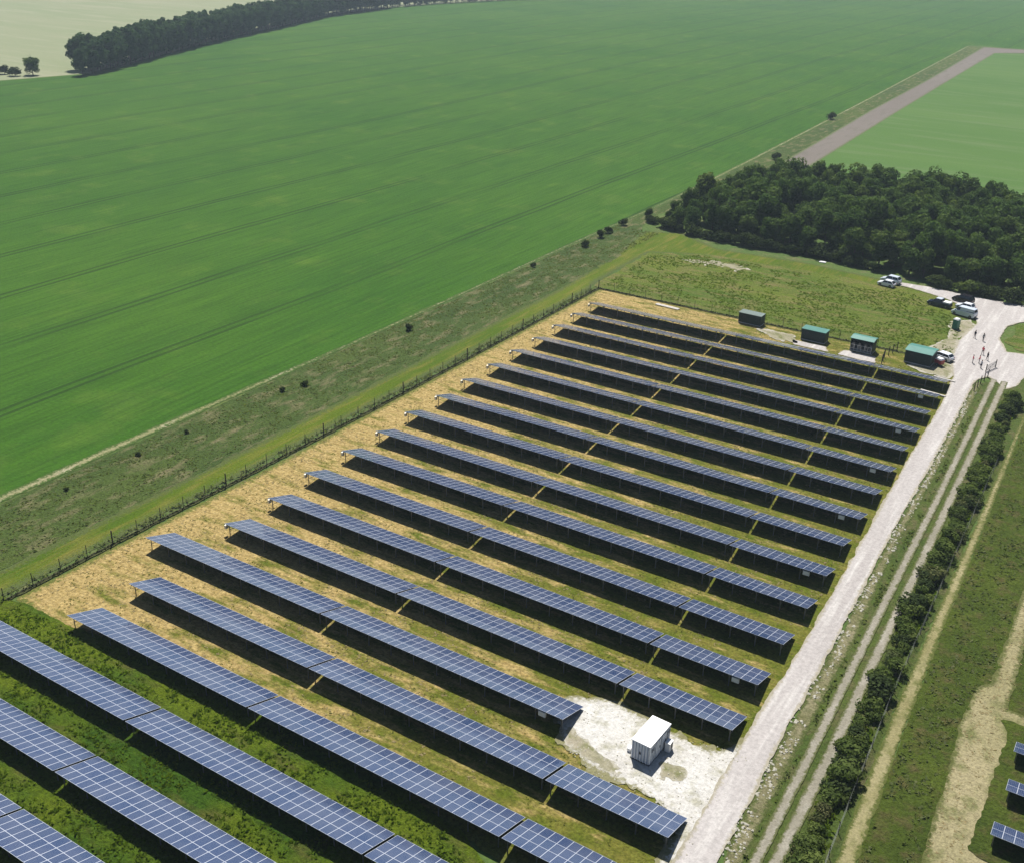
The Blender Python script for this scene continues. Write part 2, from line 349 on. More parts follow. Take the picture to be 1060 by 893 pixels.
zone('grass_margin', [(fe(y) + .9, y) for y in ysl] + [(-143.5, 840), (-133.6, 637), (-129.5, 510), (-122.7, 381), (-121, 352), (-126, 275)] + [(-114.8, 235), (-114.8, 200), (-114.6, 100), (-115.7, 62), (-116, 20)], .8, .5, .03, 'rough', relief=.25)
zone('mown_strip', [(-115.2, 10), (-115.6, 62), (-114.6, 100), (-114.6, 205), (-117, 235), (-121, 262), (-112, 266), (-98, 258), (-75, 260), (-52, 257), (-52, 251), (-80, 251), (-100, 250), (-111, 244), (-110.6, 214), (-109.2, 210), (-109.2, 100), (-110.4, 60), (-110.6, 10)], .5, .7, .05, 'mown', nscale=3)
zone('meadow', [(-109.5, 211), (-111, 244), (-98, 252), (-52, 254), (-45, 256), (-32, 250), (-29, 238), (-28.3, 217), (-30, 213), (-40, 211.5)], .6, .7, .07, 'meadow', nscale=3)
zone('compound_grass', [(-108.6, 61), (-108.4, 74), (-107.4, 100), (-107.3, 211), (-40, 211), (-28.5, 212), (-25, 190), (-22, 57), (-40, 60.5), (-60, 62), (-92, 61.8), (-99, 60)], .4, .5, .02, 'comp', relief=.10, relscale=.6)
zone('lush_grass', [(-111, 18), (-110.4, 60.4), (-108, 61), (-98, 61.2), (-92, 62.6), (-60, 62.8), (-44, 61.5), (-35, 58), (-20, 55), (-14, 18)], .4, .9, .13, 'lush', relief=.30, relscale=.7, nscale=2)
fx = line_x([(-109.4, 10), (-109.3, 60), (-109.1, 74), (-108.4, 100), (-108.0, 130), (-107.9, 212)])
zone('weedy_fence_foot', [(fx(y) - .2, y) for y in (15, 60, 80, 100, 130, 170, 211.2)] + [(-80, 211.2), (-50, 211.4), (-31, 211.4), (-31, 210.8), (-50, 210.7), (-80, 210.3)] + [(fx(y) + .55, y) for y in (210.2, 170, 130, 100, 80, 60, 15)], .25, .25, .14, 'weeds', nscale=.9)
# road, verges and tracks to the right
rl = line_x([(-22.8, 20), (-23.9, 70), (-24.6, 90), (-24.8, 115), (-25.6, 135), (-26.6, 165), (-27.1, 190), (-28.4, 207), (-30.2, 216)])
rr = line_x([(-19.2, 20), (-20.4, 72), (-21.2, 90), (-21.6, 110), (-22.5, 135), (-23.0, 165), (-23.7, 190), (-24.3, 206)])
yr = [20, 50, 70, 90, 110, 135, 165, 190, 204]
zone('chalk_road', [(rl(y), y) for y in yr] + [(-30.5, 214), (-31.5, 225), (-30.4, 238), (-33, 246.5), (-40, 251.6), (-48, 254.6), (-53, 255.3), (-53, 257.6), (-45, 258.2), (-35, 257), (-24, 257), (10, 262), (10, 254), (-20, 247.5), (-23, 244), (-24.6, 240), (-24.6, 231), (-22, 224), (-12, 226), (10, 232), (10, 226), (-14, 219), (-16.5, 213), (-17.2, 206), (-19, 203), (-20.6, 206), (-22.6, 208)] + [(rr(y), y) for y in yr[::-1]], .3, .35, .14, 'road', nscale=2.0)
zone('trodden_ground', [(-36, 236), (-32, 240), (-30, 236), (-31.4, 226), (-30, 214), (-28.6, 208), (-31, 207.5), (-37, 209.5), (-36, 216), (-34, 226)], .35, 1.1, .09, 'dusty', nscale=2.5)
zone('chalk_yard', [(-43.4, 83.6), (-38.5, 85.6), (-34, 84.8), (-30.2, 84.4), (-27.0, 84.2), (-25.6, 85.6), (-24.0, 87.6), (-22.4, 86), (-21.8, 78), (-21.4, 66), (-24.9, 66), (-25.4, 73), (-30, 74.4), (-36, 74.6), (-40.5, 76.4), (-42.5, 79)], .2, 1.3, .125, 'chalk', nscale=1.3)
zone('worn_patch', [(-31, 80), (-27.5, 81), (-26.8, 78), (-29.5, 76.8)], .25, .9, .14, 'dusty', nscale=1.2, thr=.55)
zone('worn_patch', [(-42, 80), (-37, 78), (-32, 76.2), (-34, 74.8), (-40, 76.2)], .25, 1.1, .14, 'dusty', nscale=1.0, thr=.35)
zone('chalk_patch', [(-102, 243.4), (-98, 246.5), (-90, 248.6), (-84, 245.5), (-84, 243), (-92, 243), (-98, 241.8)], .3, 2.6, .09, 'dusty', nscale=1.3, thr=.75)
zone('chalk_patch', [(-69, 207), (-60, 208.5), (-58.5, 203.5), (-63, 202.5)], .3, 1.3, .12, 'dusty', nscale=1.3, thr=.2)
zone('chalk_patch', [(-60, 205.2), (-53, 205.2), (-51.6, 202.4), (-59, 202.4)], .3, .6, .12, 'road', nscale=1.3, thr=.1)
zone('chalk_patch', [(-49.4, 205.6), (-43, 205.6), (-42, 201.8), (-50, 202.2)], .3, .5, .12, 'road', nscale=1.3, thr=.1)
zone('chalk_patch', [(-31.6, 211.5), (-30, 211.5), (-28.3, 207), (-28.6, 202.6), (-33, 202.6), (-37, 205)], .3, .8, .115, 'dusty', nscale=1.3, thr=.1)
zone('stony_bank', [(rr(y) + .1, y) for y in yr] + [(rr(y) + (1.9 if y < 120 else 1.3), y) for y in yr[::-1]], .25, .45, .09, 'rubble', nscale=1.0, relief=.12)
zone('grass_verge', [(rr(y) + 1.2, y) for y in yr] + [(-15, 214), (8, 224), (8, 20), (-9.5, 20)][:2] + [(-13.9, 200), (-13.4, 150), (-12.4, 100), (-11.0, 70), (-9.8, 20)], .4, .5, .06, 'verge', relief=.1)
zone('grass_island', [(-23.4, 242.5), (-22.5, 236), (-23.6, 230), (-20, 226.5), (8, 231), (8, 252), (-20, 245.5)], .5, .8, .07, 'meadow', nscale=2)
def rut(pts, w):
    f = line_x(pts); return [(f(y) - w, y) for y in yr2] + [(f(y) + w, y) for y in yr2[::-1]]
yr2 = [20, 60, 74, 90, 105, 125, 150, 183, 207]
zone('farm_track', rut([(-16.6, 20), (-17.6, 73), (-17.9, 88), (-18.4, 104), (-18.9, 123), (-19.5, 151), (-20.5, 183), (-21.4, 208)], .56), .2, .12, .19, 'rut', nscale=.8)
zone('farm_track', rut([(-15.0, 20), (-16.0, 73), (-16.2, 90), (-16.7, 108), (-17.3, 134), (-18.5, 176), (-19.5, 208)], .62), .2, .12, .19, 'rut', nscale=.8)
yl = line_x([(-9.5, 20), (-11.5, 77), (-12.4, 100), (-12.8, 120), (-13.3, 155), (-13.9, 190), (-14.2, 210)])
yrr = line_x([(-8.2, 20), (-9.8, 77), (-10.8, 100), (-11.3, 116), (-12.3, 158), (-13.3, 190), (-13.6, 210)])
yr3 = [20, 77, 100, 118, 155, 190, 208]
zone('dry_strip', [(yl(y), y) for y in yr3] + [(yrr(y), y) for y in yr3[::-1]], .25, .3, .08, 'dry', nscale=1.0)
zone('tussock_grass', [(yrr(y), y) for y in yr3] + [(30, 215), (30, 20), (-5, 20)], .4, .2, .05, 'heath', relief=.3)
zone('hay_ground', [(-3.6, 60), (-4.9, 81), (-5.4, 93), (-6.1, 105), (-5.6, 110.5), (-4.4, 112), (-4.5, 120), (-4.6, 137), (-5.5, 190), (-2.5, 190), (-2.6, 130), (-2.0, 108), (30, 108), (30, 60)], .35, .35, .20, 'hay', nscale=1.2, relief=.1)
zone('green_patch', [(-2.4, 106), (-1.4, 104), (-1.6, 85), (-.6, 84.5), (12, 84), (12, 106)], .35, .45, .30, 'heath', nscale=1.2, relief=.1)

# ------------------------------------------------------------------ scattered ground cover (nobody could count it)
def scatter_tufts(name, pts, h, w, mat, blades=4, tilt=.5, label=None, cat='grass'):
    n = len(pts); P = np.repeat(pts, blades, 0); k = len(P)
    a = RNG.random(k) * 2 * np.pi; hh = h * (.5 + RNG.random(k)); ww = w * (.5 + RNG.random(k)); la = RNG.random(k) * 2 * np.pi; lt = tilt * RNG.random(k) * hh
    dx = np.cos(a) * ww / 2; dy = np.sin(a) * ww / 2
    ox = (RNG.random(k) - .5) * w; oy = (RNG.random(k) - .5) * w
    bx = P[:, 0] + ox; by = P[:, 1] + oy; bz = P[:, 2]
    V = np.empty((k, 4, 3)); V[:, 0] = np.stack([bx - dx, by - dy, bz], 1); V[:, 1] = np.stack([bx + dx, by + dy, bz], 1)
    tx = bx + np.cos(la) * lt; ty = by + np.sin(la) * lt
    V[:, 2] = np.stack([tx + dx * .5, ty + dy * .5, bz + hh], 1); V[:, 3] = np.stack([tx - dx * .5, ty - dy * .5, bz + hh * .9], 1)
    t = np.repeat(np.clip(np.repeat(RNG.random(n), blades) * .6 + RNG.random(k) * .4, 0, 1), 4)
    me = np_mesh(name, V.reshape(-1, 3), np.arange(k * 4).reshape(-1, 4), None, t)
    o = link_mesh(name, me, None, [M[mat]]); tag(o, label=label, cat=cat, kind='stuff'); return o
def rnd_in(poly, dens, clump=0, cscale=3, z=.05, thr=.5):
    P = np.array(poly, float); a, b = P.min(0), P.max(0); n = int((b - a).prod() * dens)
    q = a + RNG.random((n, 2)) * (b - a); q = q[sdist(q, poly) > .1]
    if clump: q = q[fnoise(q[:, 0] / cscale, q[:, 1] / cscale, 3) > thr]
    return np.c_[q, np.full(len(q), z)]
lushpoly = [(-109.8, 18), (-109.6, 60.2), (-98, 60.5), (-60, 61.5), (-44, 60.6), (-36, 56.5), (-21, 54), (-15, 22)]
scatter_tufts('lush_tufts', rnd_in(lushpoly, 5, 1, 2.5, .12, .42), .26, .26, 'tuft', 4, 1.1, label='lush green grass tufts between the nearest rows of solar panels')
scatter_tufts('rough_tufts', rnd_in([(-130, 55), (-129.6, 262), (-116.5, 262), (-115.6, 200), (-115.4, 60)], 3.2, 1, 3, .05, .40), .15, .26, 'tuft_rough', 3, 2.2, label='long grey green grass of the margin beside the wheat field')
scatter_tufts('fence_weeds', rnd_in([(fx(y) - .15, y) for y in (40, 60, 80, 100, 130, 170, 211)] + [(-80, 211.3), (-31, 211.4), (-31, 210.8), (-80, 210.5)] + [(fx(y) + .5, y) for y in (210, 170, 130, 100, 80, 60, 40)], 12, z=.12), .13, .22, 'tuft_dark', 3, 1.0, label='dark weeds growing along the foot of the wire fence', cat='weeds')
scatter_tufts('netting_weeds', rnd_in([(fx(y) - 1.3, y) for y in (40, 60, 80, 100, 130, 170, 211)] + [(fx(y) - .2, y) for y in (211, 170, 130, 100, 80, 60, 40)], 4, z=.06), .3, .3, 'tuft_rough', 3, 1.3, label='pale tall grass standing against the outside of the wire fence')
scatter_tufts('straw_wisps', rnd_in([(-107.5, 62), (-107, 209), (-30, 209), (-26, 150), (-25.5, 90), (-40, 88), (-46, 62)], 1.6, 1, 4, .06, .5), .03, .28, 'straw', 3, 6, label='wisps of cut straw lying in the compound', cat='straw')
scatter_tufts('compound_tufts', rnd_in([(-107.5, 62), (-107, 209), (-30, 209), (-26.4, 150), (-25.2, 90), (-25, 62)], 1.5, 1, 3, .05, .5), .07, .18, 'tuft_comp', 3, 1.6, label='short green grass tufts between the rows of panels')
scatter_tufts('meadow_tufts', rnd_in([(-108, 213), (-110, 242), (-98, 250), (-52, 252), (-45, 250), (-33, 236), (-31, 215), (-40, 213)], 2.2, 1, 5, .08, .4), .12, .34, 'tuft', 3, 3, label='long yellowish grass tufts in the meadow beyond the cabins')
scatter_tufts('verge_tufts', rnd_in([(rr(y) + 1.7, y) for y in (70, 110, 150, 200)] + [(-21.6, 200), (-20.1, 150), (-18.8, 100), (-18.3, 70)], 4, 1, 2, .1, .42), .2, .26, 'tuft_rough', 3, 1.2, label='rough verge grass beside the chalk road')
scatter_tufts('tussocks', rnd_in([(yrr(y) + .3, y) for y in (72, 100, 118, 155, 190)] + [(4, 190), (-4.8, 137), (-4.8, 115), (-6.2, 105), (-5, 75)], 3.2, 1, 2.6, .1, .42), .16, .28, 'tuft_rough', 3, 2, label='tussocky grass between the dry strip and the hay')
scatter_tufts('hay_wisps', rnd_in([(-4.8, 75), (-5.2, 93), (-5.6, 108), (-4.3, 114), (-4.2, 137), (-2.6, 137), (-2, 106), (-1.8, 75)], 2.5, z=.24), .03, .3, 'straw', 2, 6, label='wisps of cut hay on the pale mown ground', cat='straw')
def stones(name, pts, s0, label):
    n = len(pts); base = np.array([(1, 0, 0), (-.6, .9, 0), (-.7, -.8, 0), (.1, .1, .9), (.5, -.6, .5)], float)
    tr = np.array([(0, 1, 3), (1, 2, 3), (2, 4, 3), (2, 0, 4), (4, 0, 3)])
    a = RNG.random(n) * 6.28; s = s0 * (.4 + RNG.random(n)); ca, sa = np.cos(a), np.sin(a)
    V = np.empty((n, 5, 3)); V[:, :, 0] = (base[None, :, 0] * ca[:, None] - base[None, :, 1] * sa[:, None]) * s[:, None] + pts[:, None, 0]
    V[:, :, 1] = (base[None, :, 0] * sa[:, None] + base[None, :, 1] * ca[:, None]) * s[:, None] + pts[:, None, 1]; V[:, :, 2] = base[None, :, 2] * s[:, None] + pts[:, None, 2]
    T = (tr[None] + 5 * np.arange(n)[:, None, None]).reshape(-1, 3)
    o = link_mesh(name, np_mesh(name, V.reshape(-1, 3), None, T, np.repeat(RNG.random(n), 5)), None, [M['stone']]); tag(o, label, 'stones', kind='stuff')
stones('road_rubble', rnd_in([(rr(y) - .3, y) for y in (60, 110, 150, 200)] + [(rr(y) + 1.3, y) for y in (200, 150, 110)] + [(-18.4, 60)], 7, 1, 1.2, .10, .46), .16, 'white chalk rubble heaped along the edge of the road')
stones('yard_stones', rnd_in([(-42, 84), (-30, 84), (-23, 86), (-23, 69), (-40, 76)], 2.2, z=.12), .09, 'loose chalk stones on the white yard')

# ------------------------------------------------------------------ solar tables
PITCH_Y = 4.69; ZH = 2.05; ZL = .40; TILT = math.atan2(ZH - ZL, PITCH_Y); SL = math.hypot(PITCH_Y, ZH - ZL)
def module_mesh():
    b = MB(); W, L = .994, 1.652; fw = .031; t = .04; in_x, in_y = W / 2 - fw, L / 2 - fw
    b.box((-W / 2 + fw / 2, 0, 0), (fw, L, t), m=1).box((W / 2 - fw / 2, 0, 0), (fw, L, t), m=1)
    b.box((0, -L / 2 + fw / 2, 0), (W - 2 * fw, fw, t - .001), m=1).box((0, L / 2 - fw / 2, 0), (W - 2 * fw, fw, t - .001), m=1)
    k = len(b.v); b.v += [(-in_x, -in_y, .014), (in_x, -in_y, .014), (in_x, in_y, .014), (-in_x, in_y, .014)]; b.f.append([k, k + 1, k + 2, k + 3]); b.m.append(0)
    k = len(b.v); b.v += [(-in_x, -in_y, .004), (in_x, -in_y, .004), (in_x, in_y, .004), (-in_x, in_y, .004)]; b.f.append([k + 3, k + 2, k + 1, k]); b.m.append(2)
    me = bpy.data.meshes.new('solar_panel'); me.from_pydata(b.v, [], b.f)
    for i, p in enumerate(me.polygons): p.material_index = b.m[i]
    for m_ in ('pv', 'alu', 'backsheet'): me.materials.append(M[m_])
    return me
MOD = module_mesh()
def post_mesh(h, nm):
    b = MB(); b.box((0, 0, h / 2 - .15), (.11, .07, h + .3)); b.box((0, 0, h - .05), (.16, .16, .08)); me = bpy.data.meshes.new(nm); me.from_pydata(b.v, [], b.f); me.materials.append(M['steel']); return me
yb, yf = .55, 3.9                                                       # post positions behind the high edge
zb = ZH - yb * (ZH - ZL) / PITCH_Y - .16; zf = ZH - yf * (ZH - ZL) / PITCH_Y - .16
POSTB, POSTF = post_mesh(zb, 'back_post'), post_mesh(zf, 'front_post')
BOX = MB().box((0, 0, 0), (.85, .22, .62)).box((0, -.12, .02), (.78, .03, .55)).box((.3, -.14, 0), (.04, .03, .12)); 
_b = BOX.build('combiner_box', M['dirtywhite']); BOXME = _b.data; bpy.data.objects.remove(_b)
_b = MB().box((0, 0, 0), (.30, .5, .62)).box((-.16, 0, 0), (.02, .42, .5)).build('end_box', M['cream']); ENDME = _b.data; bpy.data.objects.remove(_b)
def child(name, me, parent, loc, rot=(0, 0, 0), sc=None):
    o = bpy.data.objects.new(name, me); COL.objects.link(o); o.parent = parent; o.location = loc; o.rotation_euler = rot
    if sc: o.scale = sc
    return o
def solar_table(x0, n, pitch, y, label, box=False, endbox=False, rows=3, zh=ZH, zshift=0, tilt=TILT):
    L = n * pitch
    t = empty('solar_table', (x0, y, zshift), 0, label=label, cat='solar array', group='tables of solar panels in parallel rows')
    st = 1.657
    for j in range(n):
        sag = .03 * math.sin(x0 * .7 + j * .21 + y)
        for k in range(rows):
            s = (k + .5) * st
            child('solar_panel', MOD, t, ((j + .5) * pitch, s * math.cos(tilt), zh - s * math.sin(tilt) + sag * .3), (-tilt + random.gauss(0, .003), random.gauss(0, .003), 0), (pitch / .995, 1, 1))
    ns = max(2, int(round(L / 3.3)) + 1)
    ybk, yfr = (yb, yf) if rows == 3 else (.4, 2.5)
    for i in range(ns):
        x = .35 + (L - .7) * i / (ns - 1)
        zB = (zh - ybk * math.tan(tilt) - .16) / zb; zF = (zh - yfr * math.tan(tilt) - .16) / zf
        child('post', POSTB, t, (x, ybk, 0), sc=(1, 1, zB)); child('post', POSTF, t, (x, yfr, 0), sc=(1, 1, zF))
        b = MB().beam((x, .05, zh - .05 * math.tan(tilt) - .13), (x, rows * st * math.cos(tilt) - .1, zh - (rows * st * math.sin(tilt)) - .10), .07, .10); b.beam((x, ybk, .9), (x, yfr - .3, zh - (yfr - .3) * math.tan(tilt) - .15), .05)
        b.build('rafter', M['steel'], t)
    r = MB()
    for s in (.35, 1.3, 2.0, 2.95, 3.65, 4.6)[:2 * rows]: r.beam((.05, s * math.cos(tilt), zh - s * math.sin(tilt) - .055), (L - .05, s * math.cos(tilt), zh - s * math.sin(tilt) - .055), .05, .06)
    r.build('purlins', M['steel'], t)
    if box: child('combiner_box', BOXME, t, (L - 2.6, .25, zh - .62))
    if endbox: child('end_box', ENDME, t, (-.12, .45, zh - .72), sc=(1.0, 1.0, .9))
    return t
ORD = ['first', 'second', 'third', 'fourth', 'fifth', 'sixth', 'seventh', 'eighth', 'ninth', 'tenth', 'eleventh', 'twelfth', 'thirteenth', 'fourteenth', 'fifteenth', 'sixteenth', 'seventeenth', 'eighteenth', 'nineteenth', 'twentieth']
def onum(i): return ORD[i] if i < 20 else str(i + 1) + 'th'
YS = [69.1, 77.5, 85.87, 94.27, 102.85, 111.45, 119.8, 128.3, 136.7, 145.1, 153.65, 162.1, 170.35, 178.8, 187.2, 195.2]
XL = [-97.25, -104.07, -98.25, -98.38, -99.35, -99.54, -99.53, -100.26, -100.1, -100.5, -100.65, -101.0, -101.0, -101.4, -101.8, -102.0]
XR = [-24.83, -40.69, -25.37, -25.77, -25.92, -25.94, -26.25, -26.61, -26.78, -26.95, -27.04, -27.3, -27.46, -27.66, -27.85, -27.95]
BOXR = {1, 3, 6, 8, 10, 12, 14}
pos_txt = ('field end', 'middle', 'road end')
for i, (y, a, b) in enumerate(zip(YS, XL, XR)):
    ns = (29, 30, 13) if i != 1 else (30, 33)
    p = (b - a - .3 * (len(ns) - 1)) / sum(ns); x = a
    for k, n in enumerate(ns):
        part = pos_txt[k] if i != 1 else ('field end', 'kiosk end')[k]
        where = f'{part} table, {onum(i)} solar row beyond the foreground grass' if i != 1 else f'{part} table of the short solar row ending beside the white kiosk'
        bx = (k == len(ns) - 1 and i in BOXR)
        if bx: where += ', pale box below'
        solar_table(x, n, p, y, where, box=bx, endbox=(k == 0 and i >= 2), tilt=R(19.2 - .30 * i)); x += n * p + .3
near = [(60.7, [(-97.9, 29), (-69.0 + .15, 30), (-37.8 + .4, 13)]), (52.3, [(-107.2, 29), (-77.7, 31), (-46.4, 13)]), (43.8, [(-107.2, 29), (-77.5, 31)]), (35.4, [(-107.2, 29), (-77.5, 31)])]
nm = ['blue solar table between straw behind and lush grass in front', 'blue solar table of the second nearest full row over lush grass', 'blue solar table of the row cut by two photo edges', 'blue solar table in the bottom left corner of the photo']
for r_, (y, segs) in enumerate(near):
    for k, (x, n) in enumerate(segs):
        solar_table(x, n, (segs[k + 1][0] - .3 - x) / n if k + 1 < len(segs) else 1.0, y, nm[r_] + ', ' + ('its field end', 'its middle stretch', 'its road end')[k])
for k, (y, x) in enumerate(((86.2, -.2), (93.0, -.05), (99.2, -.35), (105.8, .05))):
    solar_table(x, 10, 1.01, y, ['blue two-panel-deep table at the bottom of the right hand array', 'second blue table up in the right hand array', 'third blue table up in the right hand array', 'farthest blue table just showing at the right edge'][k], rows=2, zh=1.7, zshift=.2)

# ------------------------------------------------------------------ fences
def fence(name, pts, spacing, h, label, wires=6, postr=.06, tall=0):
    t = empty(name, (pts[0][0], pts[0][1], 0), 0, label=label, cat='fence'); O = Vector((pts[0][0], pts[0][1], 0))
    P = [Vector((a, b, 0)) for a, b in pts]; w = MB(); acc = 0; posts = []
    for a, b in zip(P, P[1:]):
        L = (b - a).length; n = max(1, round(L / spacing))
        for i in range(n): posts.append(a.lerp(b, i / n))
        for k in range(wires):
            z = h * (k + .7) / wires; w.beam(a - O + Vector((0, 0, z)), b - O + Vector((0, 0, z)), .012)
        m = int(L / .9)
        for i in range(m):
            q = a.lerp(b, i / m) - O; w.beam(q + Vector((0, 0, .1)), q + Vector((0, 0, h * .97)), .008)
    posts.append(P[-1]); me = {}
    for i, q in enumerate(posts[:100]):
        big = tall and i % tall == 0; key = bool(big)
        if key not in me:
            o = MB().tube([(0, 0, -.2), (0, 0, h * (1.12 if big else 1.0)), (0, 0, h * (1.12 if big else 1.0) + .04)], [postr * (1.9 if big else 1), postr * (1.7 if big else .9), .01], 7).build('post', M['wood'], t); me[key] = o.data
            o.location = q - O
        else: child('post', me[key], t, q - O)
    w.build('wire_mesh', M['wire'], t); return t
fence('wire_fence', [(fx(y), y) for y in (14, 40, 60, 80, 100, 130, 170, 211)], 4.1, 1.9, 'long wire mesh fence on dark posts along the left ends of the rows', 7, .055, 5)
fence('wire_fence', [(-107.9, 211.2), (-88, 210.8), (-72, 210.7), (-52, 211), (-40.5, 211.2)], 4.2, 1.9, 'wire mesh fence along the far side of the compound behind the green cabins', 7, .05)
fence('wire_fence', [(-40.5, 211.2), (-41.6, 206), (-41.2, 202.6)], 1.8, 2.0, 'short row of dark posts standing between the last two green cabins', 3, .09)
fence('wire_fence', [(-9.6, 30), (-12.2, 77), (-13.3, 104), (-13.7, 130), (-14.3, 170)], 3.2, 1.5, 'thin wire fence running between the hedge and the yellow dry strip', 5, .05)
fence('post_fence', [(-22.6, 207.6), (-23.1, 203.4), (-23.4, 199)], 2.0, 1.7, 'dark wooden posts beside the road just short of the people', 2, .09)

# ------------------------------------------------------------------ white kiosk
def kiosk():
    t = empty('substation_kiosk', (-33.15, 78.45, .12), R(-3), label='white ribbed metal kiosk standing on the chalk yard by the road', cat='kiosk')
    W, L, H = 2.06, 4.3, 2.35
    def ribwall(p, q, name):
        p = Vector(p); q = Vector(q); d = q - p; n = int(d.length / .15); nrm = Vector((d.y, -d.x, 0)).normalized(); v = []; f = []
        for i in range(n + 1):
            o = nrm * (.07 if (i // 1) % 2 else 0); b = p + d * i / n + o; v += [(b.x, b.y, .12), (b.x, b.y, H)]
        for i in range(n): f.append([2 * i, 2 * i + 2, 2 * i + 3, 2 * i + 1])
        me = bpy.data.meshes.new(name); me.from_pydata(v, [], f); return link_mesh(name, me, t, [M['kioskwall']])
    ribwall((0, 0, 0), (W, 0, 0), 'wall'); ribwall((W, 0, 0), (W, L, 0), 'wall'); ribwall((W, L, 0), (0, L, 0), 'wall'); ribwall((0, L, 0), (0, 0, 0), 'wall')
    sm = MB()  # dark strips added to paint the shade of the wall ribs
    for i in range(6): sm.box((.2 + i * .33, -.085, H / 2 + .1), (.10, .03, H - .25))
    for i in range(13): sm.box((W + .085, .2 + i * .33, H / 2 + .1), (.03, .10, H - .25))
    sm.build('rib_shade_strips', M['rib_shade'], t)
    MB().box((W / 2, L / 2, H + .05), (W + .14, L + .14, .1)).box((W / 2, L / 2, H + .12), (W - .3, L - .3, .05)).build('roof', M['white'], t)
    MB().box((W / 2, L / 2, .03), (W + .1, L + .1, .2)).build('base', M['dark'], t)
    for y in (1.2, 2.4):
        d = MB().box((W + .055, y + .5, 1.15), (.05, 1.0, 1.9)).build('door', M['kioskwall'], t)
        MB().box((W + .10, y + .85, 1.15), (.04, .05, .3)).build('handle', M['dark'], d)
    MB().box((W + .06, 3.85, 1.7), (.05, .55, .35)).build('vent', M['dark'], t)
    MB().box((W + .06, .55, 1.7), (.05, .6, .4)).build('vent', M['dark'], t)
    MB().box((W * .5, -.05, 1.15), (.22, .05, .3)).build('sign_plate', M['dark'], t)
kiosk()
o = MB().box((0, 0, .2), (.35, .5, .4)).box((0, 0, .42), (.4, .55, .04)).build('utility_box', M['white']); o.location = (-33.7, 79.3, .12); tag(o, 'small white box on the chalk against the left wall of the kiosk', 'box')
o = MB().box((0, 0, .55), (.55, .8, 1.1)).box((0, 0, 1.12), (.6, .85, .05)).box((.29, .1, .6), (.02, .5, .7), m=1).build('utility_cabinet', [M['white'], M['dark']]); o.location = (-30.4, 81.6, .12); tag(o, 'low white cabinet behind the far right corner of the kiosk', 'cabinet')

# ------------------------------------------------------------------ green cabins
def cabin(x, y, w, d, h, roofm, label, rz=0, pitch=0, kind=0):
    t = empty('cabin', (x, y, .12), rz, label=label, cat='cabin', group='dark green cabins along the far fence')
    MB().box((w / 2, d / 2, .08), (w + .06, d + .06, .16)).build('base', M['concrete'], t)
    b = MB()
    if kind == 2:
        b.box((w / 2, d - .05, h / 2 + .15), (w, .1, h)).box((.05, d / 2, h / 2 + .15), (.1, d, h)).box((w - .05, d / 2, h / 2 + .15), (.1, d, h))
        b.build('wall', M['green_dark'], t)
        for x_ in (.5, 1.7, 2.9, 4.0):
            p = MB().box((x_, .9, .95), (.5, .6, 1.3)).box((x_, .55, 1.2), (.4, .05, .5)).build('switchgear', M['steel'], t)
        fr = MB()
        for k in range(7): fr.beam((.15 + k * (w - .3) / 6, -.05, .16), (.15 + k * (w - .3) / 6, -.05, h * .55), .05)
        fr.beam((.1, -.05, h * .55), (w - .1, -.05, h * .55), .05).beam((.1, -.05, .6), (w - .1, -.05, .6), .04)
        fr.build('railing', M['dirtywhite'], t)
    else:
        n = int(w / .25)
        b.box((w / 2, d / 2, h / 2 + .15), (w, d, h))
        for k in range(n): b.box(((k + .5) * w / n, -.02, h / 2 + .15), (.1, .04, h - .1))
        b.build('wall', M['green_dark'], t)
        dr = MB().box((w * .72, -.055, 1.12), (1.0, .04, 1.9)).build('door', M['green_dark'], t); MB().box((w * .72 + .35, -.09, 1.1), (.12, .04, .05)).build('handle', M['steel'], dr)
        MB().box((w * .25, -.055, h - .5), (.6, .04, .4)).build('vent', M['dark'], t)
    r = MB()
    if pitch:
        z = h + .16; r.v = [(-.15, -.15, z), (w + .15, -.15, z), (w + .15, d / 2, z + pitch), (-.15, d / 2, z + pitch), (-.15, d + .15, z), (w + .15, d + .15, z), (-.15, -.15, z - .08), (w + .15, -.15, z - .08), (w + .15, d + .15, z - .08), (-.15, d + .15, z - .08)]
        r.f = [[0, 1, 2, 3], [3, 2, 5, 4], [6, 7, 1, 0], [7, 8, 5, 2, 1], [8, 9, 4, 5], [9, 6, 0, 3, 4], [9, 8, 7, 6]]; r.m = [0] * 7
    else:
        r.box((w / 2, d / 2, h + .21), (w + .16, d + .16, .1))
        for k in range(int(w / .5)): r.box((.25 + k * .5, d / 2, h + .27), (.05, d, .03))
    r.build('roof', M[roofm], t)
    return t
cabin(-72.9, 208.2, 4.9, 2.3, 2.0, 'grey_roof', 'low dark cabin with a pale grey green flat roof, leftmost of the cabins', R(-1))
cabin(-58.6, 206.2, 4.9, 2.5, 2.1, 'teal_roof', 'closed dark green cabin with a teal flat roof on a pale chalk apron', R(-1))
cabin(-48.5, 206.0, 4.4, 2.8, 2.5, 'teal_roof', 'open fronted green switchgear shelter with grey equipment behind a white rail', R(-1), .3, 2)
cabin(-37.9, 206.2, 5.0, 4.2, 2.35, 'teal_roof', 'largest green cabin with a ridged teal roof beside the chalk road', R(-3), .35)
o = MB().box((0, 0, .06), (5.6, .95, .12)).box((0, 0, .14), (5.5, .15, .03)).build('concrete_slab', M['concrete']); o.location = (-89.3, 208.2, .12); o.rotation_euler = (0, 0, R(-4)); tag(o, 'long pale concrete slab lying in the far left corner of the compound', 'slab')
